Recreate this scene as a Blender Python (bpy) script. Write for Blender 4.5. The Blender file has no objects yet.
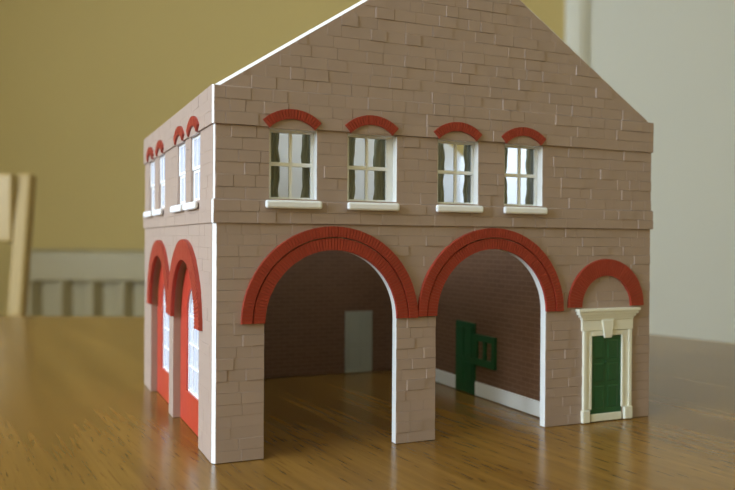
import bpy, bmesh, math, random
from mathutils import Vector, Matrix
from mathutils.geometry import tessellate_polygon

random.seed(11)
sc = bpy.context.scene
COL = sc.collection

# ------------------------------------------------------------------ camera
S = 0.18                     # width of the model front in metres (all model measures are in widths)
TZ = 0.75                    # table top
CAM = Vector((-0.30609, -1.35482, 0.39409))   # in model widths, model frame
YAW, PITCH, ROLL, FPX = 0.41777, -0.00496, 0.00623, 777.47
cam_d = bpy.data.cameras.new('camera')
cam = bpy.data.objects.new('camera', cam_d); COL.objects.link(cam)
cam_d.sensor_width = 36; cam_d.lens = 36 * FPX / 735
cam_d.clip_start = 0.01
cam.location = (0, 0, TZ + CAM.z * S)
cam.rotation_euler = (Matrix.Rotation(math.pi / 2 + PITCH, 3, 'X') @ Matrix.Rotation(ROLL, 3, 'Z')).to_euler()
cam_d.dof.use_dof = True; cam_d.dof.focus_distance = 0.268; cam_d.dof.aperture_fstop = 13
sc.camera = cam

# ------------------------------------------------------------------ sky and daylight
world = bpy.data.worlds.new('overcast_sky'); sc.world = world; world.use_nodes = True
bg = world.node_tree.nodes['Background']
bg.inputs['Color'].default_value = (0.73, 0.87, 1.0, 1); bg.inputs['Strength'].default_value = 10.0
RX0, RX1, RY0, RY1, RH = -1.75, 1.9, -1.9, 2.35, 2.4     # room
WY0, WY1, WZ0, WZ1 = -1.70, 0.12, 0.92, 2.12             # window opening in the left wall
pl_d = bpy.data.lights.new('window_portal', 'AREA'); pl_d.shape = 'RECTANGLE'
pl_d.size = WY1 - WY0; pl_d.size_y = WZ1 - WZ0; pl_d.cycles.is_portal = True
pl = bpy.data.objects.new('window_portal', pl_d); COL.objects.link(pl)
pl.location = (RX0 - 0.02, (WY0 + WY1) / 2, (WZ0 + WZ1) / 2)
pl.rotation_euler = Matrix(((0, 0, -1), (1, 0, 0), (0, -1, 0))).to_euler()   # local -Z -> +X
vs = sc.view_settings
vs.view_transform = 'Standard'; vs.look = 'None'; vs.exposure = 0.9; vs.gamma = 1.0
vs.use_curve_mapping = False

# ------------------------------------------------------------------ materials
def new_mat(name):
    m = bpy.data.materials.new(name); m.use_nodes = True
    nt = m.node_tree; return m, nt, nt.nodes['Principled BSDF']
def nd(nt, t, **kw):
    n = nt.nodes.new(t)
    for k, v in kw.items():
        if k in n.inputs: n.inputs[k].default_value = v
        else: setattr(n, k, v)
    return n
def plain(name, col, rough=0.5, vary=0.0, scale=60.0, bump=0.0, spec=0.5, rnd=0.0):
    m, nt, b = new_mat(name)
    b.inputs['Roughness'].default_value = rough
    b.inputs['Specular IOR Level'].default_value = spec
    tc = nd(nt, 'ShaderNodeTexCoord')
    no = nd(nt, 'ShaderNodeTexNoise', Scale=scale, Detail=4.0)
    nt.links.new(tc.outputs['Object'], no.inputs['Vector'])
    mx = nd(nt, 'ShaderNodeMix', data_type='RGBA')
    mx.inputs[6].default_value = tuple(c * (1 - vary) for c in col) + (1,)
    mx.inputs[7].default_value = tuple(min(1, c * (1 + vary)) for c in col) + (1,)
    nt.links.new(no.outputs['Fac'], mx.inputs[0])
    out = mx.outputs[2]
    if rnd:
        oi = nd(nt, 'ShaderNodeObjectInfo')
        mr = nd(nt, 'ShaderNodeMapRange'); mr.inputs['To Min'].default_value = 1 - rnd; mr.inputs['To Max'].default_value = 1 + rnd
        nt.links.new(oi.outputs['Random'], mr.inputs['Value'])
        hs = nd(nt, 'ShaderNodeHueSaturation'); nt.links.new(mr.outputs[0], hs.inputs['Value'])
        nt.links.new(out, hs.inputs['Color']); out = hs.outputs[0]
    nt.links.new(out, b.inputs['Base Color'])
    if bump:
        bp = nd(nt, 'ShaderNodeBump', Strength=bump, Distance=0.0005)
        nt.links.new(no.outputs['Fac'], bp.inputs['Height']); nt.links.new(bp.outputs[0], b.inputs['Normal'])
    return m
M = {}
M['stone'] = plain('tan_painted_stone', (0.362, 0.270, 0.226), 0.40, 0.06, 90, 0.12, 0.4, 0.025)
M['white'] = plain('white_plastic', (0.80, 0.81, 0.83), 0.4, 0.02, 80)
M['glaze'] = plain('painted_bright_glazing', (0.52, 0.55, 0.68), 0.25, 0.03, 60)  # brightness of clear panes put into an opaque bluish-white colour
M['sash'] = plain('pale_sash_paint', (0.84, 0.86, 0.86), 0.4, 0.03, 150)
M['sill'] = plain('white_sill_paint', (0.82, 0.84, 0.88), 0.35, 0.02, 150)
M['cream'] = plain('cream_painted_plastic', (0.77, 0.76, 0.655), 0.4, 0.04, 150)
M['red'] = plain('red_painted_brick', (0.315, 0.038, 0.021), 0.42, 0.15, 200, 0.1)
M['redgloss'] = plain('red_gloss_paint', (0.43, 0.045, 0.026), 0.3, 0.18, 250, 0.15)
M['green'] = plain('dark_green_paint', (0.013, 0.082, 0.030), 0.4, 0.15, 200)
M['curtain'] = plain('olive_curtain_paper', (0.27, 0.29, 0.22), 0.8, 0.12, 120)
M['greydoor'] = plain('pale_grey_door_paint', (0.36, 0.37, 0.31), 0.5, 0.05, 100)
M['chair'] = plain('pale_beech_wood', (0.385, 0.26, 0.09), 0.45, 0.08, 25)
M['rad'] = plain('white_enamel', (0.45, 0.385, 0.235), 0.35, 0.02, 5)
M['tanwall'] = plain('yellow_tan_wall_paint', (0.55, 0.42, 0.165), 0.85, 0.03, 4)
M['doorwhite'] = plain('off_white_door_paint', (0.75, 0.75, 0.70), 0.45, 0.015, 3)
M['trimwhite'] = plain('white_gloss_trim', (0.80, 0.79, 0.72), 0.35, 0.01, 5)
M['ceil'] = plain('white_ceiling_paint', (0.80, 0.78, 0.72), 0.9, 0.01, 5)
M['carpet'] = plain('beige_carpet', (0.30, 0.24, 0.17), 0.95, 0.15, 90)
M['metal'] = plain('brass_metal', (0.6, 0.45, 0.2), 0.3, 0.02, 50); M['metal'].node_tree.nodes['Principled BSDF'].inputs['Metallic'].default_value = 1

def brick_mat():
    m, nt, b = new_mat('brown_printed_brick')
    tc = nd(nt, 'ShaderNodeTexCoord'); sx = nd(nt, 'ShaderNodeSeparateXYZ')
    nt.links.new(tc.outputs['Object'], sx.inputs[0])
    ad = nd(nt, 'ShaderNodeMath', operation='ADD'); nt.links.new(sx.outputs[0], ad.inputs[0]); nt.links.new(sx.outputs[1], ad.inputs[1])
    cb = nd(nt, 'ShaderNodeCombineXYZ'); nt.links.new(ad.outputs[0], cb.inputs[0]); nt.links.new(sx.outputs[2], cb.inputs[1])
    br = nd(nt, 'ShaderNodeTexBrick', Scale=1.0)
    br.inputs['Color1'].default_value = (0.140, 0.068, 0.037, 1); br.inputs['Color2'].default_value = (0.165, 0.082, 0.045, 1)
    br.inputs['Mortar'].default_value = (0.20, 0.115, 0.07, 1)
    br.inputs['Mortar Size'].default_value = 0.00022; br.inputs['Brick Width'].default_value = 0.0062; br.inputs['Row Height'].default_value = 0.0021
    nt.links.new(cb.outputs[0], br.inputs['Vector']); nt.links.new(br.outputs['Color'], b.inputs['Base Color'])
    bp = nd(nt, 'ShaderNodeBump', Strength=0.4, Distance=0.0003, invert=True)
    nt.links.new(br.outputs['Fac'], bp.inputs['Height']); nt.links.new(bp.outputs[0], b.inputs['Normal'])
    b.inputs['Roughness'].default_value = 0.5
    return m
M['brick'] = brick_mat()

def glass_mat():
    m = bpy.data.materials.new('thin_clear_glazing'); m.use_nodes = True; nt = m.node_tree
    nt.nodes.clear()
    o = nd(nt, 'ShaderNodeOutputMaterial'); t = nd(nt, 'ShaderNodeBsdfTransparent'); g = nd(nt, 'ShaderNodeBsdfGlossy', Roughness=0.04)
    t.inputs[0].default_value = (0.97, 0.98, 1, 1)
    f = nd(nt, 'ShaderNodeFresnel', IOR=1.45); mx = nd(nt, 'ShaderNodeMixShader')
    nt.links.new(f.outputs[0], mx.inputs[0]); nt.links.new(t.outputs[0], mx.inputs[1]); nt.links.new(g.outputs[0], mx.inputs[2])
    nt.links.new(mx.outputs[0], o.inputs[0]); return m
M['glass'] = glass_mat()

GRAIN = math.atan2(0.87, -0.50)
def wood_mat():
    m, nt, b = new_mat('varnished_oak_table')
    tc = nd(nt, 'ShaderNodeTexCoord')
    mp = nd(nt, 'ShaderNodeMapping'); mp.inputs['Rotation'].default_value = (0, 0, -GRAIN)
    nt.links.new(tc.outputs['Object'], mp.inputs['Vector'])
    def stretched(sx, sy, scale, detail, rough=0.5):
        k = nd(nt, 'ShaderNodeMapping'); k.inputs['Scale'].default_value = (sx, sy, 1)
        nt.links.new(mp.outputs[0], k.inputs['Vector'])
        n = nd(nt, 'ShaderNodeTexNoise', Scale=scale, Detail=detail, Roughness=rough)
        nt.links.new(k.outputs[0], n.inputs['Vector']); return n
    big = stretched(2.0, 34, 1.6, 6, 0.62)
    r1 = nd(nt, 'ShaderNodeValToRGB'); r1.color_ramp.elements[0].position = 0.3; r1.color_ramp.elements[1].position = 0.72
    r1.color_ramp.elements[0].color = (0.150, 0.070, 0.011, 1); r1.color_ramp.elements[1].color = (0.275, 0.144, 0.030, 1)
    nt.links.new(big.outputs['Fac'], r1.inputs['Fac'])
    por = stretched(80, 1050, 1.0, 2.0, 0.5)
    r2 = nd(nt, 'ShaderNodeValToRGB'); r2.color_ramp.elements[0].position = 0.30; r2.color_ramp.elements[1].position = 0.41
    r2.color_ramp.elements[0].color = (0.68, 0.62, 0.54, 1); r2.color_ramp.elements[1].color = (1, 1, 1, 1)
    nt.links.new(por.outputs['Fac'], r2.inputs['Fac'])
    mx = nd(nt, 'ShaderNodeMix', data_type='RGBA', blend_type='MULTIPLY'); mx.inputs[0].default_value = 1
    nt.links.new(r1.outputs[0], mx.inputs[6]); nt.links.new(r2.outputs[0], mx.inputs[7])
    fine = stretched(10, 330, 1.0, 4)
    r3 = nd(nt, 'ShaderNodeMapRange'); r3.inputs['To Min'].default_value = 0.70; r3.inputs['To Max'].default_value = 1.30
    nt.links.new(fine.outputs['Fac'], r3.inputs['Value'])
    hs = nd(nt, 'ShaderNodeHueSaturation'); nt.links.new(r3.outputs[0], hs.inputs['Value']); nt.links.new(mx.outputs[2], hs.inputs['Color'])
    nt.links.new(hs.outputs[0], b.inputs['Base Color'])
    b.inputs['Roughness'].default_value = 0.22; b.inputs['Specular IOR Level'].default_value = 0.30
    bp = nd(nt, 'ShaderNodeBump', Strength=0.05, Distance=0.0004); nt.links.new(fine.outputs['Fac'], bp.inputs['Height'])
    nt.links.new(bp.outputs[0], b.inputs['Normal'])
    return m
M['wood'] = wood_mat()

# ------------------------------------------------------------------ mesh helpers
def link(name, me, parent=None, mats=()):
    o = bpy.data.objects.new(name, me); COL.objects.link(o)
    for k in mats: me.materials.append(M[k])
    if parent: o.parent = parent
    return o
def mesh_from(verts, faces, mi=None, scale=1.0, recalc=True, smooth=False):
    me = bpy.data.meshes.new('m')
    me.from_pydata([tuple(c * scale for c in v) for v in verts], [], faces)
    if mi: me.polygons.foreach_set('material_index', mi)
    if recalc:
        bm = bmesh.new(); bm.from_mesh(me); bmesh.ops.recalc_face_normals(bm, faces=bm.faces); bm.to_mesh(me); bm.free()
    if smooth: me.polygons.foreach_set('use_smooth', [True] * len(me.polygons))
    me.update(); return me
class MB:
    def __init__(s): s.v = []; s.f = []; s.mi = []
    def add(s, vs, fs, mi=0):
        k = len(s.v); s.v += [tuple(v) for v in vs]
        s.f += [tuple(i + k for i in f) for f in fs]; s.mi += [mi] * len(fs)
    def box(s, x0, x1, y0, y1, z0, z1, mi=0):
        s.add([(x, y, z) for x in (x0, x1) for y in (y0, y1) for z in (z0, z1)],
              [(0, 1, 3, 2), (4, 6, 7, 5), (0, 4, 5, 1), (2, 3, 7, 6), (0, 2, 6, 4), (1, 5, 7, 3)], mi)
    def prism(s, pts, mp, d0, d1, mi=0, inset=None):
        """closed polygon pts (u,v) extruded from depth d0 to d1 through the plane map mp"""
        n = len(pts); top = inset or pts
        tri = tessellate_polygon([[Vector((p[0], p[1], 0)) for p in pts]])
        vs = [mp(u, v, d0) for u, v in pts] + [mp(u, v, d1) for u, v in top]
        if n == 4: fs = [(3, 2, 1, 0), (4, 5, 6, 7)]
        else: fs = [tuple(t) for t in tri] + [tuple(i + n for i in t) for t in tri]
        fs += [(i, (i + 1) % n, (i + 1) % n + n, i + n) for i in range(n)]
        s.add(vs, fs, mi)
    def build(s, name, mats, parent=None, scale=S, bevel=0, smooth=False):
        if isinstance(mats, str): mats = (mats,)
        o = link(name, mesh_from(s.v, s.f, s.mi, scale, True, smooth), parent, mats)
        if bevel:
            b = o.modifiers.new('bevel', 'BEVEL'); b.width = bevel; b.segments = 2; b.limit_method = 'ANGLE'; b.angle_limit = math.radians(40)
        return o
D = 0.834
PL = {'front': lambda u, v, d: (u, -d, v), 'left': lambda u, v, d: (-d, u, v),
      'right': lambda u, v, d: (1 + d, u, v), 'back': lambda u, v, d: (u, D + d, v)}

def slab(name, parent, mp, pairs, holes, t, c, mats):
    """wall sheet: face outline / edge outline pairs, chamfer c, thickness t, material 0 = face, 1 = cut edges and back"""
    n = len(pairs); F = [p[0] for p in pairs]; B = [p[1] for p in pairs]
    m = MB()
    def fill(outer, d, mi):
        polys = [[Vector((u, v, 0)) for u, v in outer]] + [[Vector((u, v, 0)) for u, v in h] for h in holes]
        flat = [p for poly in polys for p in poly]
        m.add([mp(p.x, p.y, d) for p in flat], [tuple(t_) for t_ in tessellate_polygon(polys)], mi)
    fill(F, 0, 0); fill(B, -t, 1)
    for i in range(n):
        j = (i + 1) % n
        m.add([mp(*F[i], 0), mp(*F[j], 0), mp(*B[j], -c), mp(*B[i], -c)], [(0, 1, 2, 3)], 1)
        m.add([mp(*B[i], -c), mp(*B[j], -c), mp(*B[j], -t), mp(*B[i], -t)], [(0, 1, 2, 3)], 1)
    for h in holes:
        for i in range(len(h)):
            j = (i + 1) % len(h)
            m.add([mp(*h[i], 0), mp(*h[j], 0), mp(*h[j], -t), mp(*h[i], -t)], [(0, 1, 2, 3)], 1)
    bm = bmesh.new(); vv = [bm.verts.new([q * S for q in v]) for v in m.v]; bm.verts.ensure_lookup_table()
    for f, mi in zip(m.f, m.mi):
        try: bm.faces.new([vv[i] for i in f]).material_index = mi
        except ValueError: pass
    bmesh.ops.remove_doubles(bm, verts=bm.verts, dist=1e-7)
    bmesh.ops.dissolve_degenerate(bm, edges=bm.edges, dist=1e-8)
    bmesh.ops.recalc_face_normals(bm, faces=bm.faces)
    me = bpy.data.meshes.new('m'); bm.to_mesh(me); bm.free()
    return link(name, me, parent, mats)

def arc(cx, cz, r, a0, a1, n):
    return [(cx + r * math.cos(a0 + (a1 - a0) * i / n), cz + r * math.sin(a0 + (a1 - a0) * i / n)) for i in range(n + 1)]
def rect(x0, x1, z0, z1): return [(x0, z0), (x1, z0), (x1, z1), (x0, z1)]
def arched(cx, hw, z0, zs, n=20):   # arched outline, counter-clockwise from bottom right
    return [(cx - hw, z0), (cx + hw, z0)] + arc(cx, zs, hw, 0, math.pi, n)

# ------------------------------------------------------------------ the room
def structure(name, m, mats, **kw):
    o = m.build(name, mats, None, 1.0, **kw); o['kind'] = 'structure'; return o
m = MB(); m.box(RX0 - .1, RX1 + .1, RY0 - .1, RY1 + .1, -.1, 0); structure('floor', m, 'carpet')
m = MB(); m.box(RX0 - .1, RX1 + .1, RY0 - .1, RY1 + .1, RH, RH + .1); structure('ceiling', m, 'ceil')
DX0 = 0.655; DX1 = 1.42                      # door leaf in the back wall
FX0 = 0.592                                  # outer edge of its frame
m = MB(); m.box(RX0 - .1, FX0, RY1, RY1 + .1, 0, RH); m.box(DX1 + .063, RX1 + .1, RY1, RY1 + .1, 0, RH); m.box(FX0, DX1 + .063, RY1, RY1 + .1, 2.08, RH)
structure('wall_back', m, 'tanwall')
m = MB(); m.box(RX1, RX1 + .1, RY0, RY1, 0, RH); structure('wall_right', m, 'tanwall')
m = MB(); m.box(RX0, RX1, RY0 - .1, RY0, 0, RH); structure('wall_rear', m, 'tanwall')
m = MB()
m.box(RX0 - .1, RX0, RY0, WY0, 0, RH); m.box(RX0 - .1, RX0, WY1, RY1, 0, RH)
m.box(RX0 - .1, RX0, WY0, WY1, 0, WZ0); m.box(RX0 - .1, RX0, WY0, WY1, WZ1, RH)
structure('wall_left', m, 'tanwall')
m = MB()
for a, b_ in ((WY0, WY0 + .04), (WY1 - .04, WY1), ((WY0 + WY1) / 2 - .025, (WY0 + WY1) / 2 + .025)): m.box(RX0 - .08, RX0 - .03, a, b_, WZ0, WZ1)
m.box(RX0 - .08, RX0 - .03, WY0, WY1, WZ0, WZ0 + .04); m.box(RX0 - .08, RX0 - .03, WY0, WY1, WZ1 - .04, WZ1)
m.box(RX0 - .03, RX0 + .10, WY0 - .05, WY1 + .05, WZ0 - .03, WZ0 - .0005)
structure('window_1', m, 'trimwhite')
m = MB()                                     # door frame: outer architrave, step and stop
for x0, x1 in ((FX0, DX0), (DX1, DX1 + .063)):
    m.box(x0, x1, RY1 - .012, RY1 + .09, 0, 2.08)
m.box(FX0, DX1 + .063, RY1 - .012, RY1 + .09, 2.02, 2.0799)
m.box(FX0 + .004, FX0 + .044, RY1 - .026, RY1 - .0121, 0, 2.06); m.box(DX1 + .02, DX1 + .059, RY1 - .026, RY1 - .0121, 0, 2.06)
structure('trim_1', m, 'trimwhite', bevel=.004)
m = MB(); m.box(DX0 + .004, DX1 - .004, RY1 + .012, RY1 + .052, .006, 2.015)
d1 = structure('door_1', m, 'doorwhite', bevel=.003)
m = MB(); m.box(DX1 - .09, DX1 - .05, RY1 + .004, RY1 + .0118, .95, 1.09); m.box(DX1 - .17, DX1 - .06, RY1 - .045, RY1 - .03, 1.03, 1.05); m.box(DX1 - .077, DX1 - .063, RY1 - .0305, RY1 + .0045, 1.033, 1.047)
m.build('handle', 'metal', d1, 1.0, bevel=.003)

# ------------------------------------------------------------------ the table
tab = bpy.data.objects.new('dining_table', None); COL.objects.link(tab)
tab['label'] = 'varnished honey-brown wooden table carrying the model building'; tab['category'] = 'table'
g = Vector((0.62, -0.78))
P0 = Vector((0.222, 0.611)); P1 = P0 + g * 1.35
P2 = P1 + Vector((-0.80, -0.25)); P3 = Vector((-0.80, 0.62))
out = [P3, Vector((-.66, .690)), Vector((-.5, .712)), Vector((-.37, .718)), Vector((-.22, .724)), Vector((-.05, .728)), Vector((.05, .724)), Vector((.115, .708)), Vector((.160, .680)), P0, P1, P2, P2 + Vector((-.25, .05))]
ctr = sum(out, Vector((0, 0))) / len(out)
out = [(p.x, p.y) for p in out]
inn = [tuple(Vector(p) + (ctr - Vector(p)).normalized() * .006) for p in out]
flat = lambda u, v, d: (u, v, d)
bm = bmesh.new(); n = len(out)
lo = [bm.verts.new((x, y, TZ - .028)) for x, y in out]; mi_ = [bm.verts.new((x, y, TZ - .005)) for x, y in out]; hi = [bm.verts.new((x, y, TZ)) for x, y in inn]
bm.faces.new(lo[::-1]); bm.faces.new(hi)
for a, b_ in ((lo, mi_), (mi_, hi)):
    for i in range(n): bm.faces.new((a[i], a[(i + 1) % n], b_[(i + 1) % n], b_[i]))
bmesh.ops.recalc_face_normals(bm, faces=bm.faces)
me = bpy.data.meshes.new('m'); bm.to_mesh(me); bm.free(); link('table_top', me, tab, ('wood',))
def beam(m, a, b_, w, z0, z1):
    a = Vector(a); b_ = Vector(b_); d = (b_ - a).normalized(); p = Vector((-d.y, d.x)) * w / 2
    m.prism([tuple(a - p), tuple(b_ - p), tuple(b_ + p), tuple(a + p)], flat, z0, z1)
legs = [Vector((.08, .60)), Vector((-.68, .60)), P1 + Vector((-.16, .06)), P2 + Vector((-.05, .15))]
for L in legs:
    m = MB(); m.prism([(L.x - .022, L.y - .022), (L.x + .022, L.y - .022), (L.x + .022, L.y + .022), (L.x - .022, L.y + .022)], flat, 0, TZ - .0281,
                      inset=[(L.x - .032, L.y - .032), (L.x + .032, L.y - .032), (L.x + .032, L.y + .032), (L.x - .032, L.y + .032)])
    m.build('leg', 'wood', tab, 1.0, bevel=.003)
for a, b_ in ((0, 1), (1, 3), (3, 2), (2, 0)):
    d = (legs[b_] - legs[a]).normalized() * .033
    m = MB(); beam(m, legs[a] + d, legs[b_] - d, .02, TZ - .11, TZ - .0282); m.build('apron', 'wood', tab, 1.0)

# ------------------------------------------------------------------ the chair at the far end
ch = bpy.data.objects.new('dining_chair', None); COL.objects.link(ch)
ch['label'] = 'pale wooden dining chair behind the far end of the table'; ch['category'] = 'chair'
CW = .40; chx = -.481                       # right post at local +CW/2
ch.location = (chx - CW / 2, 1.06, 0); ch.rotation_euler = (0, 0, math.radians(4))
def cpart(name, m): return m.build(name, 'chair', ch, 1.0, bevel=.004)
for s in (-1, 1):
    m = MB(); xs = s * CW / 2
    # rear post leaning back and outwards above the seat
    def sec(x, y, z, w=.0102, dd=.012): return [(x - w, y - dd, z), (x + w, y - dd, z), (x + w, y + dd, z), (x - w, y + dd, z)]
    rings = [sec(xs * .88, .05, 0), sec(xs * .88, 0, .44), sec(xs * .985, .004, .72), sec(xs, .03, .913)]
    vs = [v for r in rings for v in r]; fs = [(0, 3, 2, 1), (12, 13, 14, 15)]
    for k in range(3):
        for i in range(4): fs.append((k * 4 + i, k * 4 + (i + 1) % 4, k * 4 + 4 + (i + 1) % 4, k * 4 + 4 + i))
    m.add(vs, fs); cpart('back_post', m)
    m = MB(); m.box(xs * .95 - .018, xs * .95 + .018, -.40, -.364, 0, .4299); cpart('leg', m)
    m = MB(); m.box(xs * .9 - .01, xs * .9 + .01, -.3638, -.016, .36, .42); cpart('side_rail', m)
m = MB(); m.box(-.20, .20, -.41, -.016, .43, .455); cpart('seat', m)
m = MB(); m.prism([(-.186, .022), (-.1, .045), (0, .05), (.1, .045), (.188, .022), (.188, .006), (.1, .027), (0, .032), (-.1, .027), (-.186, .006)], flat, .816, .912); cpart('crest_rail', m)
m = MB(); m.prism([(-.176, .016), (0, .03), (.176, .016), (.176, .0), (0, .014), (-.176, .0)], flat, .62, .66); cpart('lower_rail', m)
for x in (-.10, -.034, .034, .10):
    m = MB(); m.box(x - .012, x + .012, .018, .029, .65, .842); cpart('slat', m)

# ------------------------------------------------------------------ the radiator
ra = bpy.data.objects.new('radiator', None); COL.objects.link(ra)
ra['label'] = 'white fluted panel radiator on the tan back wall'; ra['category'] = 'radiator'
RX, RW, RZ0, RZ1 = -1.02, .98, .16, .789; RYF = RY1 - .10
ra.location = (RX, RYF, 0)
for q0, q1 in ((RZ1 - .090, RZ1 - .004), (RZ0, RZ0 + .05)):
    m = MB(); m.box(0, RW, 0, .018, q0, q1); m.build('panel_rim', 'rad', ra, 1.0, bevel=.005)
m = MB(); m.box(-.004, RW + .004, -.002, .085, RZ1 - .0039, RZ1); m.build('top_grille', 'rad', ra, 1.0, bevel=.002)
pitch = RW / 11
prof = []
for k in range(11):
    for a, y in ((.0, .028), (.24, .029), (.32, .010), (.42, -.012), (.58, -.012), (.68, .010), (.76, .029)): prof.append(((k + a) * pitch, y))
prof.append((RW, .028)); prof += [(RW, .034), (0, .034)]
m = MB(); m.prism(prof, flat, RZ0 + .051, RZ1 - .0905); m.build('fluted_panel', 'rad', ra, 1.0, bevel=0)
m = MB(); m.box(.005, .02, .03, .085, RZ0 + .03, RZ1 - .01); m.build('side_panel', 'rad', ra, 1.0)
m = MB(); m.box(RW - .02, RW - .005, .03, .085, RZ0 + .03, RZ1 - .01); m.build('side_panel', 'rad', ra, 1.0)
for x in (.2, .8):
    m = MB(); m.box(x, x + .04,   .0345, .097, RZ0 + .15, RZ1 - .12); m.build('bracket', 'rad', ra, 1.0)
m = MB(); m.box(.03, .045, .04, .055, 0, RZ0 + .06); m.build('pipe', 'rad', ra, 1.0, bevel=.004)

# ------------------------------------------------------------------ the model fire station
st = bpy.data.objects.new('model_fire_station', None); COL.objects.link(st)
st['label'] = 'tan stone model fire station with red brick arches standing on the table'; st['category'] = 'model building'
R = Matrix.Rotation(YAW, 3, 'Z')
o0 = R @ (-CAM * S); st.location = (o0.x, o0.y, TZ + .0002); st.rotation_euler = (0, 0, YAW)
T = 0.0170; C_ = 0.0048; C2 = 0.0016; CR = 0.0056
ZE, ZR, ZBB, ZMT, ZMB = 0.666, 0.994, 0.598, 0.466, 0.424
SL = (ZR - ZE) / .5; CO = CR * math.sqrt(1 + SL * SL)
A1 = (0.2250, 0.244, 0.1325, 0.1765); A2 = (0.5770, 0.246, 0.1330, 0.1755)
WIN = [(0.1000, 0.1915), (0.2525, 0.3560), (0.4460, 0.5400), (0.6030, 0.6990)]
WZ = (0.4690, 0.5960)

def arch_path(a, x_l=None, x_r=None):
    return [(a[0] - a[2], 0)] + arc(a[0], a[1], a[2], math.pi, 0, 32) + [(a[0] + a[2], 0)]
same = lambda pts: [(p, p) for p in pts]
pairs = [((C_, 0), (0, 0))] + same(arch_path(A1)) + same(arch_path(A2)) + [((1 - C_, 0), (1, 0)), ((1 - C_, ZMB), (1, ZMB)), ((1 - C2, ZMT), (1, ZMT)),
         ((1 - C2, ZE + SL * C2 - CO), (1, ZE)), ((.5, ZR - CO), (.5, ZR)), ((C2, ZE + SL * C2 - CO), (0, ZE)), ((C2, ZMT), (0, ZMT)), ((C_, ZMB), (0, ZMB))]
front = slab('front_wall', st, PL['front'], pairs, [rect(a, b_, *WZ) for a, b_ in WIN], T, .0062, ('stone', 'white'))
front['label'] = 'gabled front wall of tan stone with two open arches'
# left wall
LA = [(0.2530, 0.2250, 0.1360, 0.1700), (0.5770, 0.2270, 0.1360, 0.1660)]
LW = [(0.1130, 0.2030), (0.2570, 0.3470), (0.5100, 0.6000), (0.6630, 0.7530)]
ys, ye = T, D - T
outl = [(ys, 0)] + arch_path(LA[0]) + arch_path(LA[1]) + [(ye, 0), (ye, ZE), (ys, ZE)]
left = slab('side_wall', st, PL['left'], same(outl), [rect(a, b_, *WZ) for a, b_ in LW], T, 0.0, ('stone', 'white'))
for p in left.data.polygons:
    if abs(p.normal.x) < .5: p.material_index = 0
left['label'] = 'long side wall with two red engine doors, brightly lit'
right = slab('side_wall', st, PL['right'], same(rect(ys, ye, 0, ZE)), [], T, 0.0, ('stone', 'white'))
bp_ = [(0, 0), (1, 0), (1, ZE), (.5, ZR), (0, ZE)]
back = slab('rear_wall', st, PL['back'], same(bp_), [], T, 0.0, ('stone', 'white'))

# string courses wrapping the building
BD = 0.0038
for z0, z1 in ((ZMB, ZMT), (ZBB, ZE)):
    for nm, u0, u1, par in (('front', -BD, 1 + BD, front), ('left', 0.0, D, left), ('right', 0.0, D, right), ('back', -BD, 1 + BD, back)):
        if nm == 'front':
            k = .0022; o = slab('string_course', par, lambda u, v, d: PL['front'](u, v, d + BD), [((u0 + k, z0), (u0, z0)), ((u1 - k, z0), (u1, z0)), ((u1 - k, z1 - .0012), (u1, z1)), ((u0 + k, z1 - .0012), (u0, z1))], [], BD - .00002, .0030, ('stone', 'white'))
            for p in o.data.polygons:
                if abs(p.normal.z) > .3: p.material_index = 0
        else:
            m = MB(); m.prism(rect(u0, u1, z0, z1), PL[nm], 0.00002, BD); m.build('string_course', 'stone', par, S, bevel=.0001)

# stone blocks ---------------------------------------------------------------
F_ = Vector((math.sin(YAW), math.cos(YAW), 0)); R_ = Vector((math.cos(YAW), -math.sin(YAW), 0))
def px(p):
    d = Vector(p) - CAM; w = d.dot(F_)
    return (367.5 + FPX * d.dot(R_) / w, 245 - FPX * d.z / w)
LENS = (.028, .034, .040, .046, .052, .060)
REL = {'front': (.0005, .0008, .0011, .0014, .0020), 'left': (.0004, .0005, .0007, .0009), 'right': (.0006, .001), 'back': (.0006, .001)}
blocks = []                                   # (plane, polygon, d0, relief, simple)
def course(plane, z0, z1, u0, u1, cuts, d0, low=None, up=None, off=0):
    g_ = .00002
    free = [(u0, u1)]
    for a, b_ in cuts:
        nf = []
        for p, q in free:
            if b_ <= p or a >= q: nf.append((p, q)); continue
            if a > p: nf.append((p, a))
            if b_ < q: nf.append((b_, q))
        free = nf
    for p, q in free:
        u = p; first = True
        while u < q - 1e-6:
            L = random.choice(LENS)
            if first: L *= random.choice((.5, .8, 1)); first = False
            e = u + L
            if q - e < .016: e = q
            a, b_ = u + g_, min(e, q) - g_
            if b_ - a > .003:
                simple = True; pts = rect(a, b_, z0 + g_, z1 - g_)
                if low or up:
                    n = 8; us = [a + (b_ - a) * i / n for i in range(n + 1)]
                    lo_ = [max(z0 + g_, low(x)) if low else z0 + g_ for x in us]
                    hi_ = [min(z1 - g_, up(x)) if up else z1 - g_ for x in us]
                    if any(l > z0 + g_ + 1e-6 for l in lo_) or any(h < z1 - g_ - 1e-6 for h in hi_):
                        simple = False
                        keep = [i for i in range(n + 1) if hi_[i] - lo_[i] > .0012]
                        if len(keep) < 3: pts = None
                        else:
                            pts = [(us[i], lo_[i]) for i in keep] + [(us[i], hi_[i]) for i in reversed(keep)]
                if pts: blocks.append((plane, pts, d0, random.choice(REL[plane]), simple))
            u = e
def courses(z0, z1, n): return [(z0 + (z1 - z0) * i / n, z0 + (z1 - z0) * (i + 1) / n) for i in range(n)]
def arch_low(arches):
    def f(u):
        z = -1
        for a in arches:
            rm = (a[2] + a[3]) / 2
            if abs(u - a[0]) < rm: z = max(z, a[1] + math.sqrt(rm * rm - (u - a[0]) ** 2))
        return z
    return f
dcut = (.810, .938)
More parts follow.
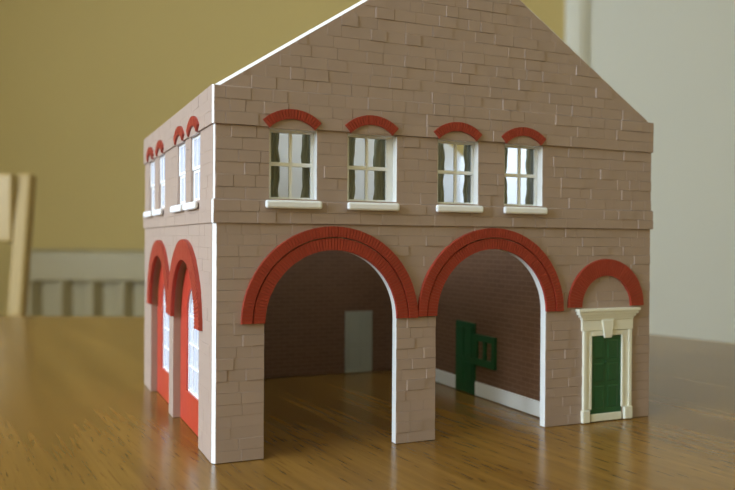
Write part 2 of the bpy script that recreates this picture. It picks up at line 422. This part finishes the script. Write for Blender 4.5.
# front, ground floor
for z0, z1 in courses(0, .245, 12):
    cuts = [(A1[0] - A1[2], A1[0] + A1[2]), (A2[0] - A2[2], A2[0] + A2[2])] + [dcut]
    course('front', z0, z1, C_, 1 - .003, cuts, 0)
fl = arch_low([A1, A2])
for z0, z1 in courses(.245, ZMB, 9): course('front', z0, z1, C_, 1 - .003, [], 0, low=fl)
for z0, z1 in courses(ZMB, ZMT - .0013, 2): course('front', z0, z1, -BD + .0024, 1 + BD - .0024, [], BD)
for z0, z1 in courses(ZMT, ZBB, 6): course('front', z0, z1, C2 + .0005, 1 - C2, WIN, 0)
for z0, z1 in courses(ZBB, ZE - .0013, 3): course('front', z0, z1, -BD + .0024, 1 + BD - .0024, [], BD)
rake = lambda u: ZE + SL * min(u, 1 - u) - CO - .0005
for z0, z1 in courses(ZE, ZR, 15): course('front', z0, z1, C_, 1 - C_, [], 0, up=rake)
# left
for z0, z1 in courses(0, .226, 11): course('left', z0, z1, .0075, D - .003, [(a[0] - a[2], a[0] + a[2]) for a in LA], 0)
ll = arch_low(LA)
for z0, z1 in courses(.226, ZMB, 9): course('left', z0, z1, .0075, D - .003, [], 0, low=ll)
for z0, z1 in courses(ZMB, ZMT, 2): course('left', z0, z1, 0, D, [], BD)
for z0, z1 in courses(ZMT, ZBB, 6): course('left', z0, z1, .0055, D - .003, LW, 0)
for z0, z1 in courses(ZBB, ZE, 3): course('left', z0, z1, 0, D, [], BD)
# right and rear
for z0, z1 in courses(0, ZMB, 20): course('right', z0, z1, .003, D - .003, [], 0); course('back', z0, z1, .003, .997, [], 0)
for z0, z1 in courses(ZMB, ZMT, 2): course('right', z0, z1, 0, D, [], BD); course('back', z0, z1, -BD, 1 + BD, [], BD)
for z0, z1 in courses(ZMT, ZBB, 6): course('right', z0, z1, .003, D - .003, [], 0); course('back', z0, z1, .003, .997, [], 0)
for z0, z1 in courses(ZBB, ZE, 3): course('right', z0, z1, 0, D, [], BD); course('back', z0, z1, -BD, 1 + BD, [], BD)
for z0, z1 in courses(ZE, ZR, 15): course('back', z0, z1, .003, .997, [], 0, up=rake)
def area(b_):
    if b_[0] not in ('front', 'left'): return 0
    q = [px(PL[b_[0]](u, v, b_[2])) for u, v in b_[1]]
    cy = sum(p[1] for p in q) / len(q)
    if cy < 1: return 0
    return abs(sum(q[i][0] * q[(i + 1) % len(q)][1] - q[(i + 1) % len(q)][0] * q[i][1] for i in range(len(q)))) / 2
blocks.sort(key=area, reverse=True)
cache = {}
par = {'front': front, 'left': left, 'right': right, 'back': back}
rest = MB()
def block_into(m, b_, ou=0, ov=0, zero=False):
    plane, pts, d0, r, simple = b_
    loc = [(u - ou, v - ov) for u, v in pts]
    ins = None
    if simple:
        e = r * .45; (a, z0), (q, _), (_, z1), _ = loc; ins = rect(a + e, q - e * .3, z0 + e * .3, z1 - e * .8)
    if zero:
        base = PL[plane](0, 0, 0); f = lambda u, v, d: tuple(x - y for x, y in zip(PL[plane](u, v, d), base))
        m.prism(loc, f, 0.00003, r, inset=ins)
    else: m.prism(loc, PL[plane], d0 + .00003, d0 + r, inset=ins)
for i, b_ in enumerate(blocks):
    plane, pts, d0, r, simple = b_
    if i >= 300: block_into(rest, b_); continue
    u0, v0 = pts[0]
    key = (plane, r, tuple((round(u - u0, 5), round(v - v0, 5)) for u, v in pts))
    if key not in cache:
        m = MB(); block_into(m, b_, u0, v0, True)
        me = mesh_from(m.v, m.f, None, S); me.materials.append(M['stone']); cache[key] = me
    o = bpy.data.objects.new('stone_block', cache[key]); COL.objects.link(o); o.parent = par[plane]
    o.location = [q * S for q in PL[plane](u0, v0, d0)]
o = rest.build('stone_facing', 'stone', st); o['kind'] = 'stuff'

# brick arches -----------------------------------------------------------------
def ring(m, mp, cx, cz, r0, r1, a0, a1, n, d_base, d_top, gap=.14, jitter=.0003):
    """bricks set radially on a thin backing"""
    k = max(n // 2, 12)
    for i in range(k):
        b0 = a0 + (a1 - a0) * i / k; b1 = a0 + (a1 - a0) * (i + 1) / k
        m.prism([(cx + r * math.cos(t), cz + r * math.sin(t)) for r, t in ((r0 + .0004, b0), (r1 - .0004, b0), (r1 - .0004, b1), (r0 + .0004, b1))], mp, d_base, d_top - .0016)
    st_ = (a1 - a0) / n
    for i in range(n):
        b0 = a0 + st_ * (i + gap / 2); b1 = a0 + st_ * (i + 1 - gap / 2)
        dt = d_top + random.uniform(-jitter, jitter)
        P = lambda r, t: (cx + r * math.cos(t), cz + r * math.sin(t))
        e = .0007; sb = (b1 - b0) * .1
        m.prism([P(r0, b0), P(r1, b0), P(r1, b1), P(r0, b1)], mp, d_base, dt, inset=[P(r0 + e, b0 + sb), P(r1 - e, b0 + sb), P(r1 - e, b1 - sb), P(r0 + e, b1 - sb)])
def big_arch(a, wallpart, plane, n=84):
    # wall has parts of its own; the arch is a part of the building
    e = bpy.data.objects.new('brick_arch', None); COL.objects.link(e); e.parent = st
    rm = a[2] + (a[3] - a[2]) * .52
    m = MB(); ring(m, PL[plane], a[0], a[1], rm + .0006, a[3], 0, math.pi, n, .0003, .0085)
    o = m.build('outer_brick_ring', 'red', e); o['kind'] = 'stuff'
    m = MB(); ring(m, PL[plane], a[0], a[1], a[2] - .001, rm - .0006, 0, math.pi, n - 8, .0003, .0070)
    o = m.build('inner_brick_ring', 'red', e); o['kind'] = 'stuff'
for a in (A1, A2): big_arch(a, front, 'front')
def one_ring(name, a, plane, n, top, r0=None):
    m = MB(); ring(m, PL[plane], a[0], a[1], r0 or a[2], a[3], 0, math.pi, n, .0003, top, gap=.08, jitter=.0002)
    o = m.build(name, 'red', st); o['kind'] = 'stuff'; return o
one_ring('blind_brick_arch', (0.8705, .2525, .0675, .1050), 'front', 44, .0065)
one_ring('brick_arch', LA[0], 'left', 60, .0085, LA[0][2] - .009); one_ring('brick_arch', LA[1], 'left', 60, .0078, LA[1][2] - .009)

# sash windows ---------------------------------------------------------------------
def win_arch(plane, xc, hw=.056):
    m = MB(); Ro = (hw * hw + .0225 ** 2) / (2 * .0225); zc = .6325 - Ro; th = math.asin(min(1, hw / Ro))
    ring(m, PL[plane], xc, zc, Ro - .0190, Ro, math.pi / 2 - th, math.pi / 2 + th, 19, .0003, .0090)
    o = m.build('window_arch', 'red', st); o['kind'] = 'stuff'
    m = MB(); a = arc(xc, zc, Ro - .018, math.pi / 2 - th * .98, math.pi / 2 + th * .98, 12)
    m.prism([(a[-1][0], .5955), (a[0][0], .5955)] + a, PL[plane], .0004, .0048); m.build('window_head_panel', 'stone', st)
def sill(plane, x0, x1):
    m = MB(); m.prism(rect(x0, x1, .4510, .4660), PL[plane], BD + .0022, .0150); m.build('window_sill', 'sill', st, S, bevel=.0007)
CUR = [(.1306, .1756), (.2837, .3250), (.4809, .5287), (.6352, .6848)]
MUL = [(.1090, .1465, .1861), (.2632, .3009, .3424), (.4575, .4980, .5370), (.6160, .6541, .6933)]
for k, (a, b_) in enumerate(WIN):
    xc = (a + b_) / 2
    e = bpy.data.objects.new('sash_window', None); COL.objects.link(e); e.parent = st
    gl, gm, gr = MUL[k]; z0, z1 = WZ; fy0, fy1 = T + .0006, T + .0070
    mp = PL['front']
    m = MB()
    for x0, x1, q0, q1, d in ((a - .012, gl, z0 - .008, z1 + .008, 0), (gr, b_ + .012, z0 - .008, z1 + .008, 0)): m.prism(rect(x0, x1, q0, q1), mp, -fy1, -fy0)
    m.prism(rect(gl, gr, z1 - .0045, z1 + .008), mp, -fy1, -fy0); m.prism(rect(gl, gr, z0 - .008, z0 + .0040), mp, -fy1, -fy0)
    m.build('frame', 'sash', e)
    m = MB(); m.prism(rect(gm - .0026, gm + .0026, z0 + .004, z1 - .0045), mp, -fy1 + .001, -fy0 + .0003); m.build('glazing_bar', 'sash', e)
    zm = .5335
    m = MB(); m.prism(rect(gl, gr, zm - .0034, zm + .0034), mp, -fy1, -fy0 + .0004); m.build('meeting_rail', 'sash', e)
    m = MB(); m.prism(rect(gl, gr, z0 + .004, z1 - .0045), mp, -fy1 + .0024, -fy1 + .0020); m.build('glass_pane', 'glass', e)
    # curtains: wavy hanging strips either side
    for s in (0, 1):
        ex = CUR[k][s]; far = gl - .006 if s == 0 else gr + .020
        n = 14; m = MB(); ph = random.uniform(0, 6)
        inner = [(ex + .0016 * math.sin(ph + i * .8) + .0010 * math.sin(ph * 2 + i * 1.9), z0 - .006 + (z1 - z0 + .03) * i / n) for i in range(n + 1)]
        cols = 10; vs = []; fs = []
        for i, (xe, z) in enumerate(inner):
            for j in range(cols + 1):
                x = far + (xe - far) * j / cols
                vs.append((x, .036 + .0014 * math.sin(j * 2.2 + ph), z))
        for i, (xe, z) in enumerate(inner):
            for j in range(cols + 1):
                x = far + (xe - far) * j / cols
                vs.append((x, .0372 + .0014 * math.sin(j * 2.2 + ph), z))
        w = cols + 1; N = w * (n + 1)
        for i in range(n):
            for j in range(cols):
                q = (i * w + j, i * w + j + 1, (i + 1) * w + j + 1, (i + 1) * w + j)
                fs.append(q); fs.append(tuple(N + t for t in reversed(q)))
        for i in range(n):
            for j in (0, cols): fs.append((i * w + j, (i + 1) * w + j, N + (i + 1) * w + j, N + i * w + j))
        for j in range(cols):
            for i in (0, n): fs.append((i * w + j, i * w + j + 1, N + i * w + j + 1, N + i * w + j))
        m.add(vs, fs); m.build('curtain', 'curtain', e)
    sill('front', xc - .055, xc + .053); win_arch('front', xc - .0035)
for a, b_ in LW:
    xc = (a + b_) / 2; mp = PL['left']; z0, z1 = WZ
    e = bpy.data.objects.new('sash_window', None); COL.objects.link(e); e.parent = st
    zm = .5335
    for nm, q0, q1, d in (('upper_sash', zm - .003, z1, .0030), ('lower_sash', z0, zm - .0032, .0055)):
        m = MB()
        for x0, x1, v0, v1 in ((a, a + .012, q0, q1), (b_ - .012, b_, q0, q1), (a + .012, b_ - .012, q1 - .006, q1), (a + .012, b_ - .012, q0, q0 + .006), (xc - .003, xc + .003, q0 + .006, q1 - .006)):
            m.prism(rect(x0, x1, v0, v1), mp, -d - .004, -d)
        o = m.build(nm, 'white', e)
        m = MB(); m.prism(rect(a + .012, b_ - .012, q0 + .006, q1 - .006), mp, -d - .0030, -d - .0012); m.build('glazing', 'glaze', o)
    sill('left', xc - .056, xc + .056); win_arch('left', xc, .053)

# red engine doors in the side arches ---------------------------------------------------
for a in LA:
    mp = PL['left']; cx, cz = a[0], a[1]
    e = bpy.data.objects.new('engine_door', None); COL.objects.link(e); e.parent = st
    rr = a[2] - .0005; outl = [(cx - rr, .0006), (cx + rr, .0006)] + arc(cx, cz, rr, 0, math.pi, 28)
    hw = .0640; hole = arched(cx, hw, .072, .232, 20)
    m = MB(); n = len(outl)
    tmp = slab('door_panel', e, lambda u, v, d: mp(u, v, d - .0155), same(outl), [hole], .010, 0.0, ('redgloss', 'redgloss'))
    d0 = -.0245
    m = MB(); o_ = hole; i_ = arched(cx, hw - .0045, .0765, .232, 20)
    for i in range(len(o_)):
        j = (i + 1) % len(o_); m.prism([o_[i], o_[j], i_[j], i_[i]], mp, d0, d0 + .0055)
    for u in (-.022, .022): m.prism(rect(cx + u - .002, cx + u + .002, .078, .274), mp, d0 + .0006, d0 + .0042)
    for z in (.126, .174, .232): m.prism(rect(cx - hw + .006, cx + hw - .006, z - .002, z + .002), mp, d0 + .0010, d0 + .0048)
    o = m.build('arched_window_frame', 'white', e)
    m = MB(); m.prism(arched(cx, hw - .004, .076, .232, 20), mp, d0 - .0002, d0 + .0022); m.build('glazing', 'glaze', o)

# entrance door with classical surround --------------------------------------------------------
mp = PL['front']
e = bpy.data.objects.new('entrance_door', None); COL.objects.link(e); e.parent = st
e['label'] = 'dark green entrance door in a cream moulded surround'
def bx(m, x0, x1, z0, z1, d0, d1): m.prism(rect(x0, x1, z0, z1), mp, d0, d1)
m = MB(); bx(m, .8290, .9150, .0175, .1885, .0004, .0020)
leaf = m.build('door_leaf', 'green', e)
for x0, x1 in ((.839, .867), (.876, .904)):
    for z0, z1 in ((.030, .078), (.088, .128), (.138, .178)):
        m = MB(); m.prism(rect(x0, x1, z0, z1), mp, .0021, .0030, inset=rect(x0 + .002, x1 - .002, z0 + .002, z1 - .002)); m.build('door_panel', 'green', leaf)
m = MB(); bx(m, .869, .874, .128, .133, .0021, .0045); m.build('door_knob', 'green', leaf, S, bevel=.0002)
su = bpy.data.objects.new('door_surround', None); COL.objects.link(su); su.parent = e
for s, (x0, x1) in ((-1, (.807, .830)), (1, (.914, .941))):
    inner, outer = (x1, x0) if s < 0 else (x0, x1)
    m = MB(); bx(m, min(outer, inner), max(outer, inner), .0285, .200, .0004, .0045)
    a_, b2 = sorted((outer, outer - s * .0085)); bx(m, a_, b2, .0285, .200, .0046, .0070)
    a_, b2 = sorted((inner, inner + s * .0055)); bx(m, a_, b2, .0285, .1870, .0046, .0060)
    m.build('jamb_moulding', 'cream', su, S, bevel=.00018)
    m = MB(); bx(m, x0 - .003 if s < 0 else x0 + .006, x1 - .006 if s < 0 else x1 + .002, .0006, .0280, .0004, .0090); m.build('plinth_block', 'cream', su, S, bevel=.0003)
m = MB(); bx(m, .8302, .9138, .1885, .2000, .0004, .0050); bx(m, .803, .945, .2003, .2240, .0004, .0062); m.build('frieze', 'cream', su, S, bevel=.0002)
m = MB()
for z0, z1, ex, d in ((.2242, .2300, .000, .0080), (.2300, .2360, .005, .0100), (.2360, .2425, .010, .0125), (.2425, .2490, .0135, .0150)):
    bx(m, .801 - ex, .945 + ex, z0, z1, .0004, d)
m.build('cornice', 'cream', su, S, bevel=.00015)
m = MB(); m.prism([(.8610, .1840), (.8820, .1840), (.8880, .2239), (.8550, .2239)], mp, .0064, .0105); m.build('keystone', 'cream', su, S, bevel=.0003)
m = MB(); bx(m, .8290, .9150, .0006, .0172, .0004, .0050); m.build('door_step', 'cream', su, S, bevel=.0003)

# inside -------------------------------------------------------------------------------------------
XI, YI, ZF = .758, .786, .412
def lining(name, *b6):
    m = MB(); m.box(*b6); return m.build(name, 'brick', st)
lining('inner_brick_wall', XI, XI + .012, T + .001, YI - .0005, .0006, ZF - .0005)
lining('inner_brick_wall', .048, 1 - T - .002, YI, YI + .012, .0006, ZF - .0005)
lining('inner_brick_wall', .040, .046, T + .001, D - T - .002, .0006, ZF - .0005)
def skirt(y0, y1):
    m = MB(); m.box(XI - .005, XI - .0004, y0, y1, .0008, .0360); m.build('skirting_board', 'white', st, S, bevel=.0002)
skirt(T + .002, .350); skirt(.446, YI - .001)
e = bpy.data.objects.new('inner_door', None); COL.objects.link(e); e.parent = st; e['label'] = 'green panelled door on the inner brick wall'
m = MB(); m.box(XI - .006, XI - .0004, .3515, .4445, .0008, .184); o = m.build('door_leaf', 'green', e)
for y0, y1 in ((.362, .394), (.402, .434)):
    for z0, z1 in ((.016, .080), (.094, .170)):
        m = MB(); m.box(XI - .0080, XI - .0062, y0, y1, z0, z1); m.build('door_panel', 'green', o, S, bevel=.0002)
e = bpy.data.objects.new('inner_hatch', None); COL.objects.link(e); e.parent = st; e['label'] = 'green framed serving window on the inner brick wall'
y0, y1, z0, z1 = .256, .3505, .079, .158
m = MB()
for a, b_, q0, q1 in ((y0, y0 + .014, z0, z1), (y1 - .014, y1, z0, z1), (y0 + .014, y1 - .014, z1 - .016, z1), (y0 + .014, y1 - .014, z0, z0 + .018), ((y0 + y1) / 2 - .006, (y0 + y1) / 2 + .006, z0 + .018, z1 - .016)):
    m.box(XI - .008, XI - .0004, a, b_, q0, q1)
m.build('frame', 'green', e)
for a, b_ in ((y0 + .014, (y0 + y1) / 2 - .006), ((y0 + y1) / 2 + .006, y1 - .014)):
    m = MB(); m.box(XI - .0022, XI - .0004, a, b_, z0 + .018, z1 - .016); m.build('pane', 'brick', e)
e = bpy.data.objects.new('rear_door', None); COL.objects.link(e); e.parent = st; e['label'] = 'pale grey panelled door on the dark rear wall inside'
m = MB(); m.box(.572, .659, YI - .006, YI - .0004, .0008, .183); o = m.build('door_leaf', 'greydoor', e)
for x0, x1 in ((.582, .610), (.620, .649)):
    for z0, z1 in ((.016, .072), (.086, .172)):
        m = MB(); m.box(x0, x1, YI - .0078, YI - .0062, z0, z1); m.build('door_panel', 'greydoor', o, S, bevel=.0002)
